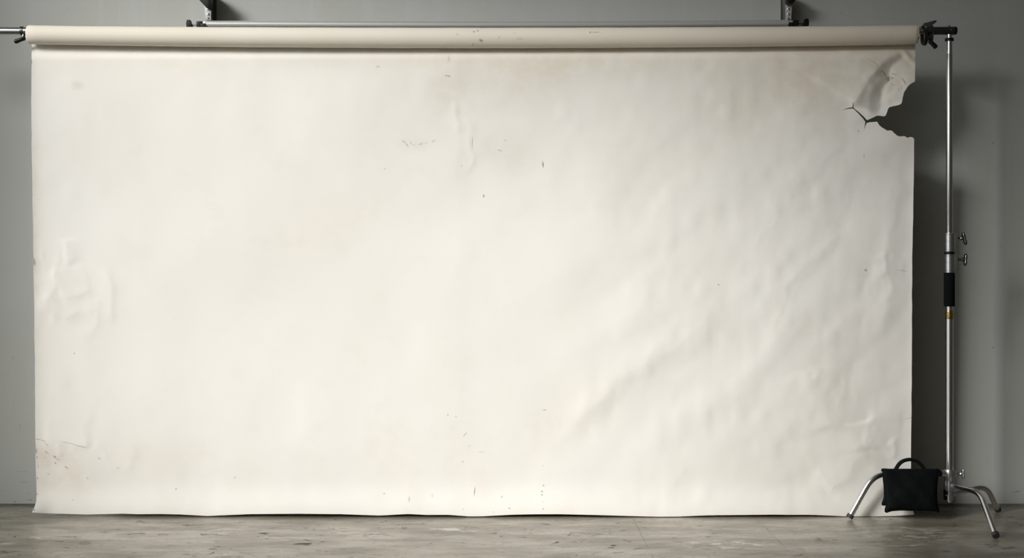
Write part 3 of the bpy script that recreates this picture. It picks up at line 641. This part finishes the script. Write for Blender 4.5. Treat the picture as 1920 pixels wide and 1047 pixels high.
# ------------------------------------------------------------ wall roller behind the backdrop
WRY = .196
rol = thing('wall_roller', 'thin aluminium roller tube held by wall brackets just above and behind the paper roll', 'roller', P(930, 46, WRY))
bm = bmesh.new(); tube(bm, smooth_path([P(388, 45.4, WRY), P(660, 46.4, WRY), P(930, 46.9, WRY), P(1200, 45.8, WRY), P(1477.5, 43.6, WRY)], 6), S(6.6, WRY), 36); obj('tube', bm, alu, rol)
for sg, xs, yk in ((-1, 389.5, 45.6), (1, 1476.5, 43.4)):
    X = lambda n: xs+sg*n
    def bx(a, b, t, bt, dy, nm, mat, par, bev=.0015):
        bm = bmesh.new(); p, q = P(X(a), 0, WRY).x, P(X(b), 0, WRY).x
        box(bm, (min(p, q), WRY-dy, P(0, bt, WRY).z), (max(p, q), WRY+dy, P(0, t, WRY).z), bev); return obj(nm, bm, mat, par)
    blk = bx(8.8, 20.2, yk-4.8, yk+5.4, .012, 'end_block', blackp, rol)
    bx(-.5, 12, yk-.4, yk+5.4, .0125, 'tongue', blackp, blk, .001)
    bx(.5, 9, yk-4.2, yk-.4, .009, 'plate', alu, blk, .0008)
    bm = bmesh.new(); tube(bm, [P(X(19), yk+1.5, WRY), P(X(31.5), yk+1.5, WRY)], .0042, 16); obj('shaft', bm, steel if sg < 0 else gun, rol)
    bm = bmesh.new(); pl = [(29.2, yk+3.4), (30, yk-.2), (32.4, yk-1.6), (32.8, yk-7.6), (33.8, yk-8.6), (38.8, yk-8.6), (40, yk-7.4), (40.6, yk-2), (40.4, yk+3), (39.2, yk+5.2), (31.8, yk+5.2), (29.8, yk+4.6)]
    prism(bm, [(X(a), b) for a, b in pl], WRY-.012, WRY+.012, .0014); obj('knob', bm, blackp, rol)
def bracket(sg, xc, lab, lever):
    br = thing('roller_bracket', lab, 'bracket', Vector((P(xc, 0, .2).x, WY, P(0, 36, .2).z)), 'brackets carrying the wall roller')
    hw = 6.0
    bm = bmesh.new()
    poly = [(xc-hw+.6, 37.5), (xc-hw+.3, 22), (xc-hw-.6, 13), (xc-hw-2.4, 6), (xc-hw-4, -14), (xc+hw, -14), (xc+hw-.4, 10), (xc+hw-.6, 24), (xc+hw-.6, 37.5)]
    if sg > 0: poly = [(2*xc-x, y) for x, y in poly][::-1]
    poly = [(x, y if y < 30 else y-(1.0 if sg > 0 else 0)) for x, y in poly]
    prism(bm, poly, WRY-.006, WRY-.002, .0006); obj('face_plate', bm, alu, br)
    bm = bmesh.new(); x0_, x1_ = P(xc-hw+1, 0, .2).x, P(xc+hw-.4, 0, .2).x
    for xx in (x0_, x1_-.004): box(bm, (xx, WRY-.002, P(0, 37, .2).z), (xx+.004, WY-.004, P(0, -14, .2).z), .0006)
    obj('side_plate', bm, gun, br)
    bm = bmesh.new(); box(bm, (x0_-.006, WY-.005, P(0, 37, .2).z), (x1_+.006, WY, P(0, -40, .2).z), .001); obj('wall_plate', bm, gun, br)
    for yy in (26.8, 34.4, 17): bolt(br, P(xc-.2*sg, yy, WRY-.006), .0052 if yy != 34.4 else .0036, (0, -1, 0), chrome if yy != 34.4 else gun)
    bm = bmesh.new(); prism(bm, lever, WRY-.05, WRY-.008, .002); obj('lever', bm, blackp, br)
bracket(-1, 390.2, 'silver wall bracket with a black lever at the left end of the aluminium roller', [(375,-14),(374,0.5),(382.5,9.5),(386,14),(390,15.4),(393,13.6),(394.6,9),(394.4,-14)])
bracket(1, 1478.4, 'dark wall bracket with a black lever at the right end of the aluminium roller', [(1476,-14),(1476,3),(1479,6),(1483,6.6),(1487.5,5),(1491.5,1),(1493,-14)])
# ------------------------------------------------------------ light
KEY = 29.6
w = bpy.data.worlds.new('World'); bpy.context.scene.world = w; w.use_nodes = True
nt = w.node_tree; bg = nt.nodes['Background']
# dim room all round, plus an unseen bright patch added front left for metal highlights and fill
tc = nt.nodes.new('ShaderNodeTexCoord'); dt = nt.nodes.new('ShaderNodeVectorMath'); dt.operation = 'DOT_PRODUCT'
nt.links.new(tc.outputs['Generated'], dt.inputs[0]); dt.inputs[1].default_value = Vector((-.80, -.58, .15)).normalized()
mr = nt.nodes.new('ShaderNodeMapRange'); mr.interpolation_type = 'SMOOTHSTEP'; nt.links.new(dt.outputs['Value'], mr.inputs['Value'])
mr.inputs['From Min'].default_value = .72; mr.inputs['From Max'].default_value = .96
mx = nt.nodes.new('ShaderNodeMix'); mx.data_type = 'RGBA'; nt.links.new(mr.outputs['Result'], mx.inputs['Factor'])
mx.inputs['A'].default_value = (.034, .031, .024, 1); mx.inputs['B'].default_value = (.74, .75, .75, 1)
nt.links.new(mx.outputs['Result'], bg.inputs[0]); bg.inputs[1].default_value = 1.0
def area(loc, tgt, sx, sy, energy, col, spread):
    d = bpy.data.lights.new('softbox_light', 'AREA'); d.shape = 'RECTANGLE'; d.size = sx; d.size_y = sy; d.energy = energy; d.color = col; d.spread = math.radians(spread)
    o = bpy.data.objects.new('softbox_light', d); C.objects.link(o); o.location = loc
    o.rotation_euler = (Vector(tgt)-Vector(loc)).to_track_quat('-Z', 'Y').to_euler(); return o
area((-2.944, -2.714, 2.401), (-.30, 0, .72), 2.75, 2.56, KEY, (1.0, .988, .965), 29)
# ------------------------------------------------------------ camera and view
cam = bpy.data.cameras.new('Camera'); co_ = bpy.data.objects.new('Camera', cam); C.objects.link(co_)
co_.location = (0, -DC, H); co_.rotation_euler = (PI/2, 0, 0); cam.sensor_width = 36; cam.lens = F/1920*36; cam.clip_end = 50
bpy.context.scene.camera = co_
sc = bpy.context.scene; vs = sc.view_settings
sc.display_settings.display_device = 'sRGB'; vs.view_transform = 'Standard'; vs.look = 'None'; vs.exposure = 0; vs.gamma = 1; vs.use_curve_mapping = False
